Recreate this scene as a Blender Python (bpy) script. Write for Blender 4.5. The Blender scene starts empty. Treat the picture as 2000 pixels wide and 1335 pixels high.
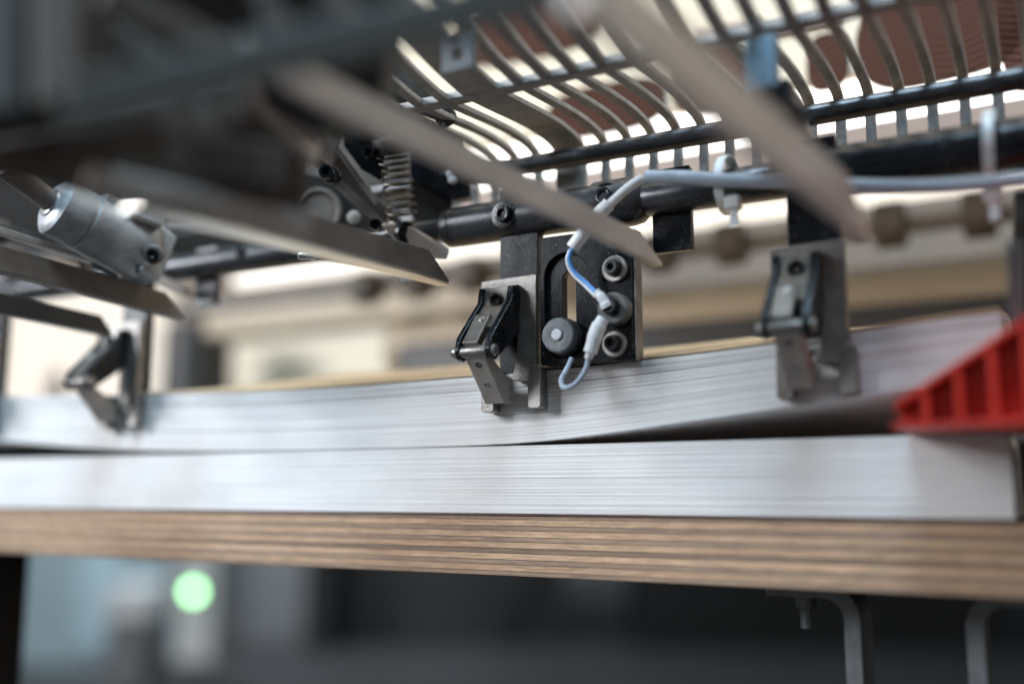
import bpy, math, random
from mathutils import Vector, Matrix
random.seed(7)
S = bpy.context.scene
COL = S.collection
# ------------------------------------------------------------------ camera
YAW = math.radians(28.7); PIT = math.atan(292/1944); DD = .55
F0 = Vector((-math.sin(YAW), math.cos(YAW), 0)); RR = Vector((math.cos(YAW), math.sin(YAW), 0)); ZZ = Vector((0, 0, 1))
FF = F0*math.cos(PIT) + ZZ*math.sin(PIT); UU = -F0*math.sin(PIT) + ZZ*math.cos(PIT)
CAM = -DD*F0 + Vector((0, 0, 1))
cd = bpy.data.cameras.new('camera'); cam = bpy.data.objects.new('camera', cd); COL.objects.link(cam)
cam.location = CAM; cam.rotation_euler = (math.pi/2 + PIT, 0, YAW)
cd.sensor_width = 36; cd.lens = 35; cd.clip_start = .01; cd.clip_end = 200
cd.dof.use_dof = True; cd.dof.focus_distance = .538; cd.dof.aperture_fstop = 1.5
cd.dof.aperture_blades = 0
S.camera = cam
# ------------------------------------------------------------------ light
w = bpy.data.worlds.new('World'); S.world = w; w.use_nodes = True
nt = w.node_tree; nt.nodes.clear()
out = nt.nodes.new('ShaderNodeOutputWorld'); bg = nt.nodes.new('ShaderNodeBackground')
bg.inputs[0].default_value = (.62, .58, .54, 1); bg.inputs[1].default_value = .30
nt.links.new(bg.outputs[0], out.inputs[0])
wtc = nt.nodes.new('ShaderNodeTexCoord'); wsp = nt.nodes.new('ShaderNodeSeparateXYZ'); nt.links.new(wtc.outputs['Generated'], wsp.inputs[0])
wmr = nt.nodes.new('ShaderNodeMapRange'); wmr.inputs[1].default_value = -1; wmr.inputs[2].default_value = 1; nt.links.new(wsp.outputs['Z'], wmr.inputs[0])
wcr = nt.nodes.new('ShaderNodeValToRGB'); nt.links.new(wmr.outputs[0], wcr.inputs[0]); nt.links.new(wcr.outputs[0], bg.inputs[0])
we = wcr.color_ramp.elements; we[0].position = 0; we[0].color = (.16, .15, .15, 1); we[1].position = 1; we[1].color = (.75, .92, 1, 1)
for wp_, wc_ in ((.46, (.20, .18, .17, 1)), (.53, (.95, .84, .70, 1)), (.60, (.30, .30, .30, 1)), (.78, (.30, .36, .42, 1))):
    e_ = we.new(wp_); e_.color = wc_
bg.inputs[1].default_value = .40
def area(name, loc, target, size, sizey, power, color):
    l = bpy.data.lights.new(name, 'AREA'); l.shape = 'RECTANGLE'; l.size = size; l.size_y = sizey
    l.energy = power; l.color = color
    o = bpy.data.objects.new(name, l); COL.objects.link(o); o.location = loc
    o.rotation_euler = (Vector(target)-Vector(loc)).to_track_quat('-Z', 'Y').to_euler()
    return o
area('key_softbox', (-3.3, -3.1, 2.7), (0, 0, 1.05), 1.7, 1.6, 285, (.93, .96, 1.0))  # unseen softbox added for the cool front-left key light, not a window
area('highlight_fill', (.25, -.75, 2.7), (0, 0, 1.1), .8, .4, 42, (.58, .81, 1.0))  # unseen compact area light added for cool highlights on the metal tops
area('hood_fill', (.15, .02, 1.9), (.1, .3, 1.2), 1.2, .25, 4, (1.0, .86, .68))  # unseen warm area light added to brighten the cream hood
area('far_fill', (-4.2, 3.4, 3.2), (-3.4, 6, .6), 1.6, 1.2, 170, (.85, .95, 1.0))  # unseen area light added to brighten the far things under the board
area('warm_side_light', (1.5, .9, 1.35), (0, .1, 1.1), .8, .8, 7, (1.0, .83, .64))
S.view_settings.view_transform = 'Standard'; S.view_settings.look = 'None'
S.view_settings.exposure = 0; S.view_settings.gamma = 1
S.cycles.max_bounces = 6; S.cycles.sample_clamp_indirect = 6
S.cycles.use_denoising = True
# ------------------------------------------------------------------ sight helpers (pixels of the 2000 x 1335 photograph)
def ray(px, py): return FF + RR*((px-1000)/1944) + UU*((667.5-py)/1944)
def pY(px, py, Y):
    d = ray(px, py); return CAM + d*((Y-CAM.y)/d.y)
def pD(px, py, d): return CAM + ray(px, py)*d
def X_(px, py, Y): return pY(px, py, Y).x
def Z_(px, py, Y): return pY(px, py, Y).z
# ------------------------------------------------------------------ materials
def nodes(name):
    m = bpy.data.materials.new(name); m.use_nodes = True
    return m, m.node_tree, m.node_tree.nodes['Principled BSDF']
def rgb(c): return (c[0], c[1], c[2], 1)
def mat(name, base, rough=.5, metal=0., var=.25, scale=60., dust=0., dustc=(.45, .47, .5), bump=.0, bscale=900., coat=0., speck=0., stretch=(1, 1, 1), spec=.5, powder=0.):
    m, t, b = nodes(name); L = t.links
    tc = t.nodes.new('ShaderNodeTexCoord'); mp = t.nodes.new('ShaderNodeMapping'); mp.inputs['Scale'].default_value = stretch
    L.new(tc.outputs['Object'], mp.inputs[0])
    n = t.nodes.new('ShaderNodeTexNoise'); n.inputs['Scale'].default_value = scale; n.inputs['Detail'].default_value = 6
    n.inputs['Roughness'].default_value = .65; L.new(mp.outputs[0], n.inputs['Vector'])
    cr = t.nodes.new('ShaderNodeValToRGB')
    cr.color_ramp.elements[0].position = .3; cr.color_ramp.elements[1].position = .72
    cr.color_ramp.elements[0].color = rgb([x*(1-var) for x in base]); cr.color_ramp.elements[1].color = rgb([min(1, x*(1+var)) for x in base])
    L.new(n.outputs['Fac'], cr.inputs[0]); col = cr.outputs[0]
    if dust > 0:
        n2 = t.nodes.new('ShaderNodeTexNoise'); n2.inputs['Scale'].default_value = scale*2.1; n2.inputs['Detail'].default_value = 8
        n2.inputs['Roughness'].default_value = .75; L.new(tc.outputs['Object'], n2.inputs['Vector'])
        r2 = t.nodes.new('ShaderNodeMapRange'); r2.inputs[1].default_value = .52; r2.inputs[2].default_value = .78; r2.inputs[4].default_value = dust
        L.new(n2.outputs['Fac'], r2.inputs[0])
        mx = t.nodes.new('ShaderNodeMix'); mx.data_type = 'RGBA'; mx.inputs['B'].default_value = rgb(dustc)
        L.new(r2.outputs[0], mx.inputs['Factor']); L.new(col, mx.inputs['A']); col = mx.outputs['Result']
    if powder > 0:
        n5 = t.nodes.new('ShaderNodeTexNoise'); n5.inputs['Scale'].default_value = 130; n5.inputs['Detail'].default_value = 9; n5.inputs['Roughness'].default_value = .8
        n5.inputs['Distortion'].default_value = .6; L.new(tc.outputs['Object'], n5.inputs['Vector'])
        r5 = t.nodes.new('ShaderNodeMapRange'); r5.inputs[1].default_value = .655; r5.inputs[2].default_value = .76; r5.inputs[4].default_value = powder; L.new(n5.outputs['Fac'], r5.inputs[0])
        mx = t.nodes.new('ShaderNodeMix'); mx.data_type = 'RGBA'; mx.inputs['B'].default_value = rgb((.42, .46, .50))
        L.new(r5.outputs[0], mx.inputs['Factor']); L.new(col, mx.inputs['A']); col = mx.outputs['Result']
    if speck > 0:
        v = t.nodes.new('ShaderNodeTexVoronoi'); v.inputs['Scale'].default_value = 700; L.new(tc.outputs['Object'], v.inputs['Vector'])
        r3 = t.nodes.new('ShaderNodeMapRange'); r3.inputs[1].default_value = .16; r3.inputs[2].default_value = .1; r3.inputs[4].default_value = speck
        L.new(v.outputs['Distance'], r3.inputs[0])
        n3 = t.nodes.new('ShaderNodeTexNoise'); n3.inputs['Scale'].default_value = 90; L.new(tc.outputs['Object'], n3.inputs['Vector'])
        r4 = t.nodes.new('ShaderNodeMapRange'); r4.inputs[1].default_value = .5; r4.inputs[2].default_value = .62; L.new(n3.outputs['Fac'], r4.inputs[0])
        mu = t.nodes.new('ShaderNodeMath'); mu.operation = 'MULTIPLY'; L.new(r3.outputs[0], mu.inputs[0]); L.new(r4.outputs[0], mu.inputs[1])
        mx = t.nodes.new('ShaderNodeMix'); mx.data_type = 'RGBA'; mx.inputs['B'].default_value = rgb((.6, .63, .66))
        L.new(mu.outputs[0], mx.inputs['Factor']); L.new(col, mx.inputs['A']); col = mx.outputs['Result']
    L.new(col, b.inputs['Base Color'])
    rr = t.nodes.new('ShaderNodeMapRange'); rr.inputs[3].default_value = max(.03, rough-.1); rr.inputs[4].default_value = min(1, rough+.14)
    L.new(n.outputs['Fac'], rr.inputs[0]); L.new(rr.outputs[0], b.inputs['Roughness'])
    b.inputs['Metallic'].default_value = metal; b.inputs['Coat Weight'].default_value = coat; b.inputs['Specular IOR Level'].default_value = spec
    if bump > 0:
        n4 = t.nodes.new('ShaderNodeTexNoise'); n4.inputs['Scale'].default_value = bscale; n4.inputs['Detail'].default_value = 3
        L.new(mp.outputs[0], n4.inputs['Vector'])
        bp = t.nodes.new('ShaderNodeBump'); bp.inputs['Strength'].default_value = bump; bp.inputs['Distance'].default_value = .0004
        L.new(n4.outputs['Fac'], bp.inputs['Height']); L.new(bp.outputs[0], b.inputs['Normal'])
    return m
def emit(name, c, s):
    m, t, b = nodes(name); b.inputs['Base Color'].default_value = rgb((.3, .3, .3)); b.inputs['Emission Color'].default_value = rgb(c); b.inputs['Emission Strength'].default_value = s
    return m
M = dict(
    black=mat('black_oxide', (.005, .007, .010), .24, .0, .4, 80, .04, spec=.3, dustc=(.25, .27, .3), bump=.15, speck=.9, powder=.5),
    blacksatin=mat('black_satin', (.005, .007, .011), .24, .0, .4, 60, .05, spec=.35, dustc=(.25, .27, .3), bump=.2, speck=.6, powder=.3),
    shaft=mat('blued_steel', (.05, .052, .058), .27, .55, .45, 50, .22, dustc=(.3, .3, .3), bump=.2, speck=.8, stretch=(.25, 1, 1), powder=.35),
    steel=mat('worn_steel', (.22, .21, .20), .36, .75, .45, 70, .3, dustc=(.4, .37, .33), bump=.5, bscale=1400),
    greymetal=mat('zinc_grey_metal', (.38, .355, .33), .46, .35, .25, 90, .25, dustc=(.33, .3, .26), bump=.5, speck=.15),
    bar=mat('matt_grey_bar', (.60, .55, .51), .42, .3, .18, 45, .35, dustc=(.4, .38, .35)),
    castgrey=mat('cast_aluminium', (.42, .45, .48), .40, .5, .35, 70, .5, dustc=(.33, .3, .27), bump=.6, bscale=1200),
    grate=mat('dusty_steel_grate', (.30, .29, .28), .5, .4, .35, 120, .45, dustc=(.32, .3, .27), bump=.8, bscale=1500, speck=.5, powder=.4),
    dark=mat('dark_machine_paint', (.020, .0175, .016), .45, 0, .4, 15, .2, dustc=(.06, .05, .045)),
    brown=mat('dull_brown_metal', (.16, .14, .125), .5, .3, .3, 40, .3, dustc=(.22, .19, .16)),
    spring=mat('spring_wire', (.16, .14, .12), .35, .8, .2, 60),
    chrome=mat('ground_steel', (.5, .5, .5), .28, .9, .2, 40),
    rubber=mat('rubber_washer', (.10, .105, .11), .5, .1, .3, 200, .4, dustc=(.25, .26, .26), bump=.3),
    washer=mat('washer_steel', (.38, .37, .35), .42, .6, .3, 90, .3, bump=.4),
    white=mat('white_plastic', (.72, .74, .77), .42, 0, .05, 60, .15, dustc=(.5, .5, .5)),
    cable=mat('grey_cable', (.36, .43, .52), .42, 0, .12, 60),
    bluewire=mat('blue_wire', (.10, .32, .72), .35, 0, .1, 60),
    tie=mat('nylon_tie', (.70, .74, .76), .35, 0, .05, 60),
    red=mat('red_plastic', (.62, .026, .014), .38, 0, .12, 30, .05, dustc=(.7, .2, .15), powder=.12),
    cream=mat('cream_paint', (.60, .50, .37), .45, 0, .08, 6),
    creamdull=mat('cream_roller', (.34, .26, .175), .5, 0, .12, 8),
    brownpink=mat('brown_panel', (.30, .22, .18), .55, 0, .15, 8),
    floor=mat('grey_floor', (.032, .033, .036), .55, 0, .2, 1.2),
    hallwall=mat('hall_wall', (.055, .058, .064), .7, 0, .15, 1.0),
    cabinet=mat('pale_blue_cabinet', (.30, .40, .44), .5, 0, .1, 2),
    lightgrey=mat('light_grey_paint', (.62, .64, .66), .5, 0, .1, 3),
    midgrey=mat('mid_grey_paint', (.16, .165, .175), .5, 0, .1, 3),
    galv=mat('galvanised_steel', (.17, .185, .20), .42, .5, .3, 50, .3, bump=.3),
    kraft=mat('kraft_board', (.60, .44, .27), .7, 0, .12, 40, bump=.2),
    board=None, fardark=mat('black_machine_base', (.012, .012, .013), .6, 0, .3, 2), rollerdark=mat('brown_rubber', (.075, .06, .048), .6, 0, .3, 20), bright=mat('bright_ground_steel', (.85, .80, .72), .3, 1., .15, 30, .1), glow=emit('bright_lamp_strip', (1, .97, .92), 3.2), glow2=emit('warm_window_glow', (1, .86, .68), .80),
    green=emit('green_lamp_glow', (.42, 1, .46), 11.))
# printed sheets seen on edge
def paper_mat(name, lines):
    m, t, b = nodes(name); L = t.links
    uv = t.nodes.new('ShaderNodeUVMap')
    mp = t.nodes.new('ShaderNodeMapping'); mp.inputs['Scale'].default_value = (.25, lines, 1); L.new(uv.outputs[0], mp.inputs[0])
    n = t.nodes.new('ShaderNodeTexNoise'); n.inputs['Scale'].default_value = 1; n.inputs['Detail'].default_value = 1; L.new(mp.outputs[0], n.inputs['Vector'])
    mp2 = t.nodes.new('ShaderNodeMapping'); mp2.inputs['Scale'].default_value = (16, 1.2, 1); L.new(uv.outputs[0], mp2.inputs[0])
    n2 = t.nodes.new('ShaderNodeTexNoise'); n2.inputs['Scale'].default_value = 1; n2.inputs['Detail'].default_value = 2; L.new(mp2.outputs[0], n2.inputs['Vector'])
    cr = t.nodes.new('ShaderNodeValToRGB'); e = cr.color_ramp.elements
    e[0].position = .2; e[0].color = (.68, .68, .69, 1); e[1].position = .42; e[1].color = (.80, .80, .80, 1)
    L.new(n.outputs['Fac'], cr.inputs[0])
    cr2 = t.nodes.new('ShaderNodeValToRGB'); e = cr2.color_ramp.elements
    e[0].position = .3; e[0].color = (.90, .90, .91, 1); e[1].position = .6; e[1].color = (1, 1, 1, 1)  # mild vertical bands: soft shadows and edge smudges put into the colour
    L.new(n2.outputs['Fac'], cr2.inputs[0])
    mx = t.nodes.new('ShaderNodeMix'); mx.data_type = 'RGBA'; mx.blend_type = 'MULTIPLY'; mx.inputs['Factor'].default_value = 1
    L.new(cr.outputs[0], mx.inputs['A']); L.new(cr2.outputs[0], mx.inputs['B'])
    L.new(mx.outputs['Result'], b.inputs['Base Color']); b.inputs['Roughness'].default_value = .75
    b.inputs['Specular IOR Level'].default_value = .25
    return m
M['paper'] = paper_mat('sheet_edges', 48)
def plywood():
    m, t, b = nodes('plywood_edge'); L = t.links
    tc = t.nodes.new('ShaderNodeTexCoord'); sp = t.nodes.new('ShaderNodeSeparateXYZ'); L.new(tc.outputs['Object'], sp.inputs[0])
    mp = t.nodes.new('ShaderNodeMapping'); mp.inputs['Scale'].default_value = (70, 40, 60); L.new(tc.outputs['Object'], mp.inputs[0])
    n = t.nodes.new('ShaderNodeTexNoise'); n.inputs['Scale'].default_value = 1; n.inputs['Detail'].default_value = 8; n.inputs['Roughness'].default_value = .7
    L.new(mp.outputs[0], n.inputs['Vector'])
    # ply number along z with a ragged edge
    a = t.nodes.new('ShaderNodeMath'); a.operation = 'MULTIPLY_ADD'; a.inputs[1].default_value = .0006; L.new(n.outputs['Fac'], a.inputs[0]); L.new(sp.outputs['Z'], a.inputs[2])
    mul = t.nodes.new('ShaderNodeMapRange'); mul.inputs[1].default_value = .0004; mul.inputs[2].default_value = .0353; L.new(a.outputs[0], mul.inputs[0])
    lt = (.68, .475, .33); lt2 = (.62, .43, .295); dk = (.34, .235, .17); gl = (.05, .03, .022); gy = (.38, .285, .215)
    k6 = t.nodes.new('ShaderNodeMath'); k6.operation = 'MULTIPLY'; k6.inputs[1].default_value = 5.8; L.new(mul.outputs[0], k6.inputs[0])
    fr = t.nodes.new('ShaderNodeMath'); fr.operation = 'FRACT'; L.new(k6.outputs[0], fr.inputs[0])
    cr = t.nodes.new('ShaderNodeValToRGB')
    el = cr.color_ramp.elements; el[0].position = 0; el[0].color = rgb(gl); el[1].position = 1; el[1].color = rgb(gl)
    for p, c in ((.035, dk), (.22, gy), (.40, dk), (.435, gl), (.47, lt), (.72, lt2), (.965, lt)):
        e = el.new(p); e.color = rgb(c)
    L.new(fr.outputs[0], cr.inputs[0])
    k2 = t.nodes.new('ShaderNodeMath'); k2.operation = 'MULTIPLY'; k2.inputs[1].default_value = 11.6; L.new(mul.outputs[0], k2.inputs[0])
    fl = t.nodes.new('ShaderNodeMath'); fl.operation = 'FLOOR'; L.new(k2.outputs[0], fl.inputs[0])
    wn = t.nodes.new('ShaderNodeTexWhiteNoise'); wn.noise_dimensions = '1D'; L.new(fl.outputs[0], wn.inputs['W'])
    tn = t.nodes.new('ShaderNodeMapRange'); tn.inputs[3].default_value = .78; tn.inputs[4].default_value = 1.08; L.new(wn.outputs['Value'], tn.inputs[0])
    mt = t.nodes.new('ShaderNodeMix'); mt.data_type = 'RGBA'; mt.blend_type = 'MULTIPLY'; mt.inputs['Factor'].default_value = 1
    L.new(cr.outputs[0], mt.inputs['A']); L.new(tn.outputs[0], mt.inputs['B'])
    mp3 = t.nodes.new('ShaderNodeMapping'); mp3.inputs['Scale'].default_value = (90, 60, 1100); L.new(tc.outputs['Object'], mp3.inputs[0])
    n3 = t.nodes.new('ShaderNodeTexNoise'); n3.inputs['Scale'].default_value = 1; n3.inputs['Detail'].default_value = 7; n3.inputs['Roughness'].default_value = .75; L.new(mp3.outputs[0], n3.inputs['Vector'])
    cr3 = t.nodes.new('ShaderNodeValToRGB'); e = cr3.color_ramp.elements; e[0].position = .34; e[0].color = (.66, .64, .62, 1); e[1].position = .58; e[1].color = (1.12, 1.1, 1.08, 1)
    L.new(n3.outputs['Fac'], cr3.inputs[0])
    mp4 = t.nodes.new('ShaderNodeMapping'); mp4.inputs['Scale'].default_value = (5, 5, 18); L.new(tc.outputs['Object'], mp4.inputs[0])
    n4 = t.nodes.new('ShaderNodeTexNoise'); n4.inputs['Scale'].default_value = 1; n4.inputs['Detail'].default_value = 4; L.new(mp4.outputs[0], n4.inputs['Vector'])
    cr4 = t.nodes.new('ShaderNodeValToRGB'); e = cr4.color_ramp.elements; e[0].position = .35; e[0].color = (.78, .76, .76, 1); e[1].position = .62; e[1].color = (1.05, 1.05, 1.05, 1)
    L.new(n4.outputs['Fac'], cr4.inputs[0])
    m1 = t.nodes.new('ShaderNodeMix'); m1.data_type = 'RGBA'; m1.blend_type = 'MULTIPLY'; m1.inputs['Factor'].default_value = 1
    L.new(mt.outputs['Result'], m1.inputs['A']); L.new(cr3.outputs[0], m1.inputs['B'])
    m2 = t.nodes.new('ShaderNodeMix'); m2.data_type = 'RGBA'; m2.blend_type = 'MULTIPLY'; m2.inputs['Factor'].default_value = 1
    L.new(m1.outputs['Result'], m2.inputs['A']); L.new(cr4.outputs[0], m2.inputs['B'])
    L.new(m2.outputs['Result'], b.inputs['Base Color']); b.inputs['Roughness'].default_value = .8; b.inputs['Specular IOR Level'].default_value = .2
    bw = t.nodes.new('ShaderNodeRGBToBW'); L.new(m1.outputs['Result'], bw.inputs[0])
    bp = t.nodes.new('ShaderNodeBump'); bp.inputs['Strength'].default_value = .7; bp.inputs['Distance'].default_value = .0015; L.new(bw.outputs[0], bp.inputs['Height']); L.new(bp.outputs[0], b.inputs['Normal'])
    return m
M['board'] = plywood()
def ribbed():
    m, t, b = nodes('brown_ribbed_fabric'); L = t.links
    tc = t.nodes.new('ShaderNodeTexCoord'); mp = t.nodes.new('ShaderNodeMapping'); mp.inputs['Scale'].default_value = (70, 1, 190); L.new(tc.outputs['Object'], mp.inputs[0])
    wv = t.nodes.new('ShaderNodeTexWave'); wv.bands_direction = 'Z'; wv.inputs['Scale'].default_value = .32; wv.inputs['Distortion'].default_value = 0
    sp = t.nodes.new('ShaderNodeSeparateXYZ'); L.new(mp.outputs[0], sp.inputs[0])
    si = t.nodes.new('ShaderNodeMath'); si.operation = 'SINE'; L.new(sp.outputs['X'], si.inputs[0])
    ab = t.nodes.new('ShaderNodeMath'); ab.operation = 'ABSOLUTE'; L.new(si.outputs[0], ab.inputs[0])
    ad = t.nodes.new('ShaderNodeMath'); ad.operation = 'MULTIPLY_ADD'; ad.inputs[1].default_value = 1.1; L.new(ab.outputs[0], ad.inputs[0]); L.new(sp.outputs['Z'], ad.inputs[2])
    cb = t.nodes.new('ShaderNodeCombineXYZ'); L.new(ad.outputs[0], cb.inputs['Z']); L.new(cb.outputs[0], wv.inputs['Vector'])
    cr = t.nodes.new('ShaderNodeValToRGB'); e = cr.color_ramp.elements; e[0].position = .0; e[0].color = (.022, .008, .005, 1); e[1].position = .97; e[1].color = (.12, .050, .032, 1)
    x = cr.color_ramp.elements.new(.7); x.color = (.034, .012, .007, 1)
    L.new(wv.outputs['Fac'], cr.inputs[0]); L.new(cr.outputs[0], b.inputs['Base Color']); b.inputs['Roughness'].default_value = .7; b.inputs['Specular IOR Level'].default_value = .1
    return m
M['ribbed'] = ribbed()
# ------------------------------------------------------------------ object helpers
OFF = {}
def tag(o, label=None, cat=None, group=None, kind=None):
    if label: o['label'] = label
    if cat: o['category'] = cat
    if group: o['group'] = group
    if kind: o['kind'] = kind
    return o
def thing(name, label, cat, loc, group=None):
    o = bpy.data.objects.new(name, None); COL.objects.link(o); o.location = loc; o.empty_display_size = .01
    OFF[o] = Vector(loc); return tag(o, label, cat, group)
def perp(a):
    a = a.normalized(); t = Vector((0, 0, 1)) if abs(a.z) < .9 else Vector((1, 0, 0))
    u = a.cross(t).normalized(); return u, u.cross(a).normalized()
class MB:
    def __init__(s): s.v = []; s.f = []; s.uv = None
    def add(s, vs, fs):
        n = len(s.v); s.v += [Vector(x) for x in vs]; s.f += [[i+n for i in f] for f in fs]; return s
    def box(s, x0, x1, y0, y1, z0, z1):
        return s.add([(x0, y0, z0), (x1, y0, z0), (x1, y1, z0), (x0, y1, z0), (x0, y0, z1), (x1, y0, z1), (x1, y1, z1), (x0, y1, z1)],
                     [(0, 3, 2, 1), (4, 5, 6, 7), (0, 1, 5, 4), (1, 2, 6, 5), (2, 3, 7, 6), (3, 0, 4, 7)])
    def prism(s, pts, vec):
        pts = [Vector(p) for p in pts]; n = len(pts); vec = Vector(vec)
        nn = Vector((0, 0, 0))
        for i in range(n): nn += pts[i].cross(pts[(i+1) % n])
        if nn.dot(vec) > 0: pts = pts[::-1]
        return s.add(pts + [p+vec for p in pts], [list(range(n)), [2*n-1-i for i in range(n)]] + [[i, i+n, (i+1) % n+n, (i+1) % n] for i in range(n)])
    def bar(s, p0, p1, side, a, b, a1=None, b1=None):
        # box section a (along side) x b (along the other normal) from p0 to p1
        p0 = Vector(p0); p1 = Vector(p1); d = (p1-p0).normalized(); side = Vector(side); side = (side-d*side.dot(d)).normalized(); o = d.cross(side)
        a1 = a if a1 is None else a1; b1 = b if b1 is None else b1
        v = []
        for p, aa, bb in ((p0, a, b), (p1, a1, b1)):
            v += [p-side*aa/2-o*bb/2, p+side*aa/2-o*bb/2, p+side*aa/2+o*bb/2, p-side*aa/2+o*bb/2]
        return s.add(v, [(3, 2, 1, 0), (4, 5, 6, 7), (0, 1, 5, 4), (1, 2, 6, 5), (2, 3, 7, 6), (3, 0, 4, 7)])
    def lathe(s, p0, axis, prof, seg=32):
        # prof: list of (distance along the axis, radius)
        p0 = Vector(p0); axis = Vector(axis).normalized(); u, v = perp(axis); vs = []; fs = []
        for (h, r) in prof:
            for k in range(seg):
                a = 2*math.pi*k/seg; vs.append(p0+axis*h+(u*math.cos(a)+v*math.sin(a))*r)
        for i in range(len(prof)-1):
            for k in range(seg):
                k2 = (k+1) % seg; fs.append([i*seg+k, i*seg+k2, (i+1)*seg+k2, (i+1)*seg+k])
        fs.append(list(range(seg))[::-1]); fs.append([(len(prof)-1)*seg+k for k in range(seg)])
        return s.add(vs, fs)
    def cyl(s, p0, p1, r, seg=32, c=0.):
        p0 = Vector(p0); p1 = Vector(p1); h = (p1-p0).length; c = min(c, r*.4, h*.4)
        pr = [(0, r), (h, r)] if c <= 0 else [(0, r-c), (c*.3, r-c*.3), (c, r), (h-c, r), (h-c*.3, r-c*.3), (h, r-c)]
        return s.lathe(p0, p1-p0, pr, seg)
    def tube(s, path, r, seg=12, caps=True):
        path = [Vector(p) for p in path]; n = len(path); vs = []; fs = []
        u = None
        for i, p in enumerate(path):
            d = (path[min(i+1, n-1)]-path[max(i-1, 0)]).normalized()
            if u is None: u, v = perp(d)
            else:
                u = (u-d*u.dot(d)).normalized()
            v = d.cross(u); rr = r[i] if isinstance(r, (list, tuple)) else r
            for k in range(seg):
                a = 2*math.pi*k/seg; vs.append(p+(u*math.cos(a)+v*math.sin(a))*rr)
        for i in range(n-1):
            for k in range(seg):
                k2 = (k+1) % seg; fs.append([i*seg+k, i*seg+k2, (i+1)*seg+k2, (i+1)*seg+k])
        fs.append(list(range(seg))[::-1]); fs.append([(n-1)*seg+k for k in range(seg)])
        return s.add(vs, fs)
    def build(s, name, m, parent=None, bevel=0., smooth=True, bseg=2, uv=None):
        if parent is not None: off = OFF[parent]
        else:
            xs = [v.x for v in s.v]; ys = [v.y for v in s.v]; zs = [v.z for v in s.v]
            off = Vector(((min(xs)+max(xs))/2, (min(ys)+max(ys))/2, min(zs)))
        me = bpy.data.meshes.new(name); me.from_pydata([v-off for v in s.v], [], s.f); me.validate(); 
        if uv:
            l = me.uv_layers.new(name='UVMap')
            for lp in me.loops: l.data[lp.index].uv = uv[lp.vertex_index]
        import bmesh
        bm = bmesh.new(); bm.from_mesh(me); bmesh.ops.recalc_face_normals(bm, faces=bm.faces); bm.to_mesh(me); bm.free()
        if smooth:
            for p in me.polygons: p.use_smooth = True
            me.set_sharp_from_angle(angle=math.radians(32))
        me.materials.append(m); o = bpy.data.objects.new(name, me); COL.objects.link(o)
        OFF[o] = off
        if parent is not None: o.parent = parent
        else: o.location = off
        if bevel > 0:
            md = o.modifiers.new('bevel', 'BEVEL'); md.width = bevel; md.segments = bseg; md.limit_method = 'ANGLE'; md.angle_limit = math.radians(35); md.harden_normals = True
        return o
def spline(pts, n=10):
    P = [Vector(p) for p in pts]; P = [P[0]*2-P[1]] + P + [P[-1]*2-P[-2]]; o = []
    for i in range(1, len(P)-2):
        for k in range(n):
            t = k/n; a, b, c, d = P[i-1:i+3]
            o.append(.5*((2*b)+(c-a)*t+(2*a-5*b+4*c-d)*t*t+(3*b-a-3*c+d)*t**3))
    o.append(P[-2]); return o
def holed(outline, holes, y0, y1, bevel=.0003):
    # plate in the XZ plane with holes, from y0 (front) to y1
    cu = bpy.data.curves.new('tmp', 'CURVE'); cu.dimensions = '2D'; cu.fill_mode = 'BOTH'
    for lp in [outline]+holes:
        sp = cu.splines.new('POLY'); sp.points.add(len(lp)-1)
        for i, (x, z) in enumerate(lp): sp.points[i].co = (x, z, 0, 1)
        sp.use_cyclic_u = True
    cu.extrude = (y1-y0)/2-bevel; cu.bevel_depth = bevel; cu.bevel_resolution = 1; cu.offset = -bevel
    o = bpy.data.objects.new('tmp', cu); COL.objects.link(o)
    bpy.context.view_layer.update()
    me = bpy.data.meshes.new_from_object(o.evaluated_get(bpy.context.evaluated_depsgraph_get()))
    vs = [Vector((v.co.x, (y0+y1)/2-v.co.z, v.co.y)) for v in me.vertices]; fs = [list(p.vertices) for p in me.polygons]
    bpy.data.objects.remove(o); bpy.data.curves.remove(cu); bpy.data.meshes.remove(me)
    return MB().add(vs, fs)
def rrect(x0, x1, z0, z1, r, n=6):
    o = []
    for cx, cz, a0 in ((x1-r, z1-r, 0), (x0+r, z1-r, 90), (x0+r, z0+r, 180), (x1-r, z0+r, 270)):
        for k in range(n+1):
            a = math.radians(a0+90*k/n); o.append((cx+r*math.cos(a), cz+r*math.sin(a)))
    return o
def circ(cx, cz, r, n=28): return [(cx+r*math.cos(2*math.pi*k/n), cz+r*math.sin(2*math.pi*k/n)) for k in range(n)]
def sockethead(p, axis, r, h, hexr=None, seg=36):
    # cap screw with a hexagon socket; p is the centre of its seat
    p = Vector(p); axis = Vector(axis).normalized(); u, v = perp(axis); hexr = hexr or r*.5
    mb = MB(); vs = []; fs = []
    def ring(hh, rr, hexa=False):
        for k in range(seg):
            a = 2*math.pi*k/seg
            q = rr/math.cos((a % (math.pi/3))-math.pi/6) if hexa else rr
            vs.append(p+axis*hh+(u*math.cos(a)+v*math.sin(a))*q)
    ring(0, r); ring(h*.88, r); ring(h, r*.9); ring(h, hexr*1.22); ring(h*.9, hexr*.98, True); ring(h*.3, hexr*.98, True)
    for i in range(5):
        for k in range(seg):
            k2 = (k+1) % seg; fs.append([i*seg+k, i*seg+k2, (i+1)*seg+k2, (i+1)*seg+k])
    fs.append([5*seg+k for k in range(seg)]); fs.append(list(range(seg))[::-1])
    return mb.add(vs, fs)
def interp(x, tab):
    if x <= tab[0][0]: return tab[0][1]
    for (a, ya), (b, yb) in zip(tab, tab[1:]):
        if x <= b:
            t = (x-a)/(b-a); return ya+(yb-ya)*t
    return tab[-1][1]
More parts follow.
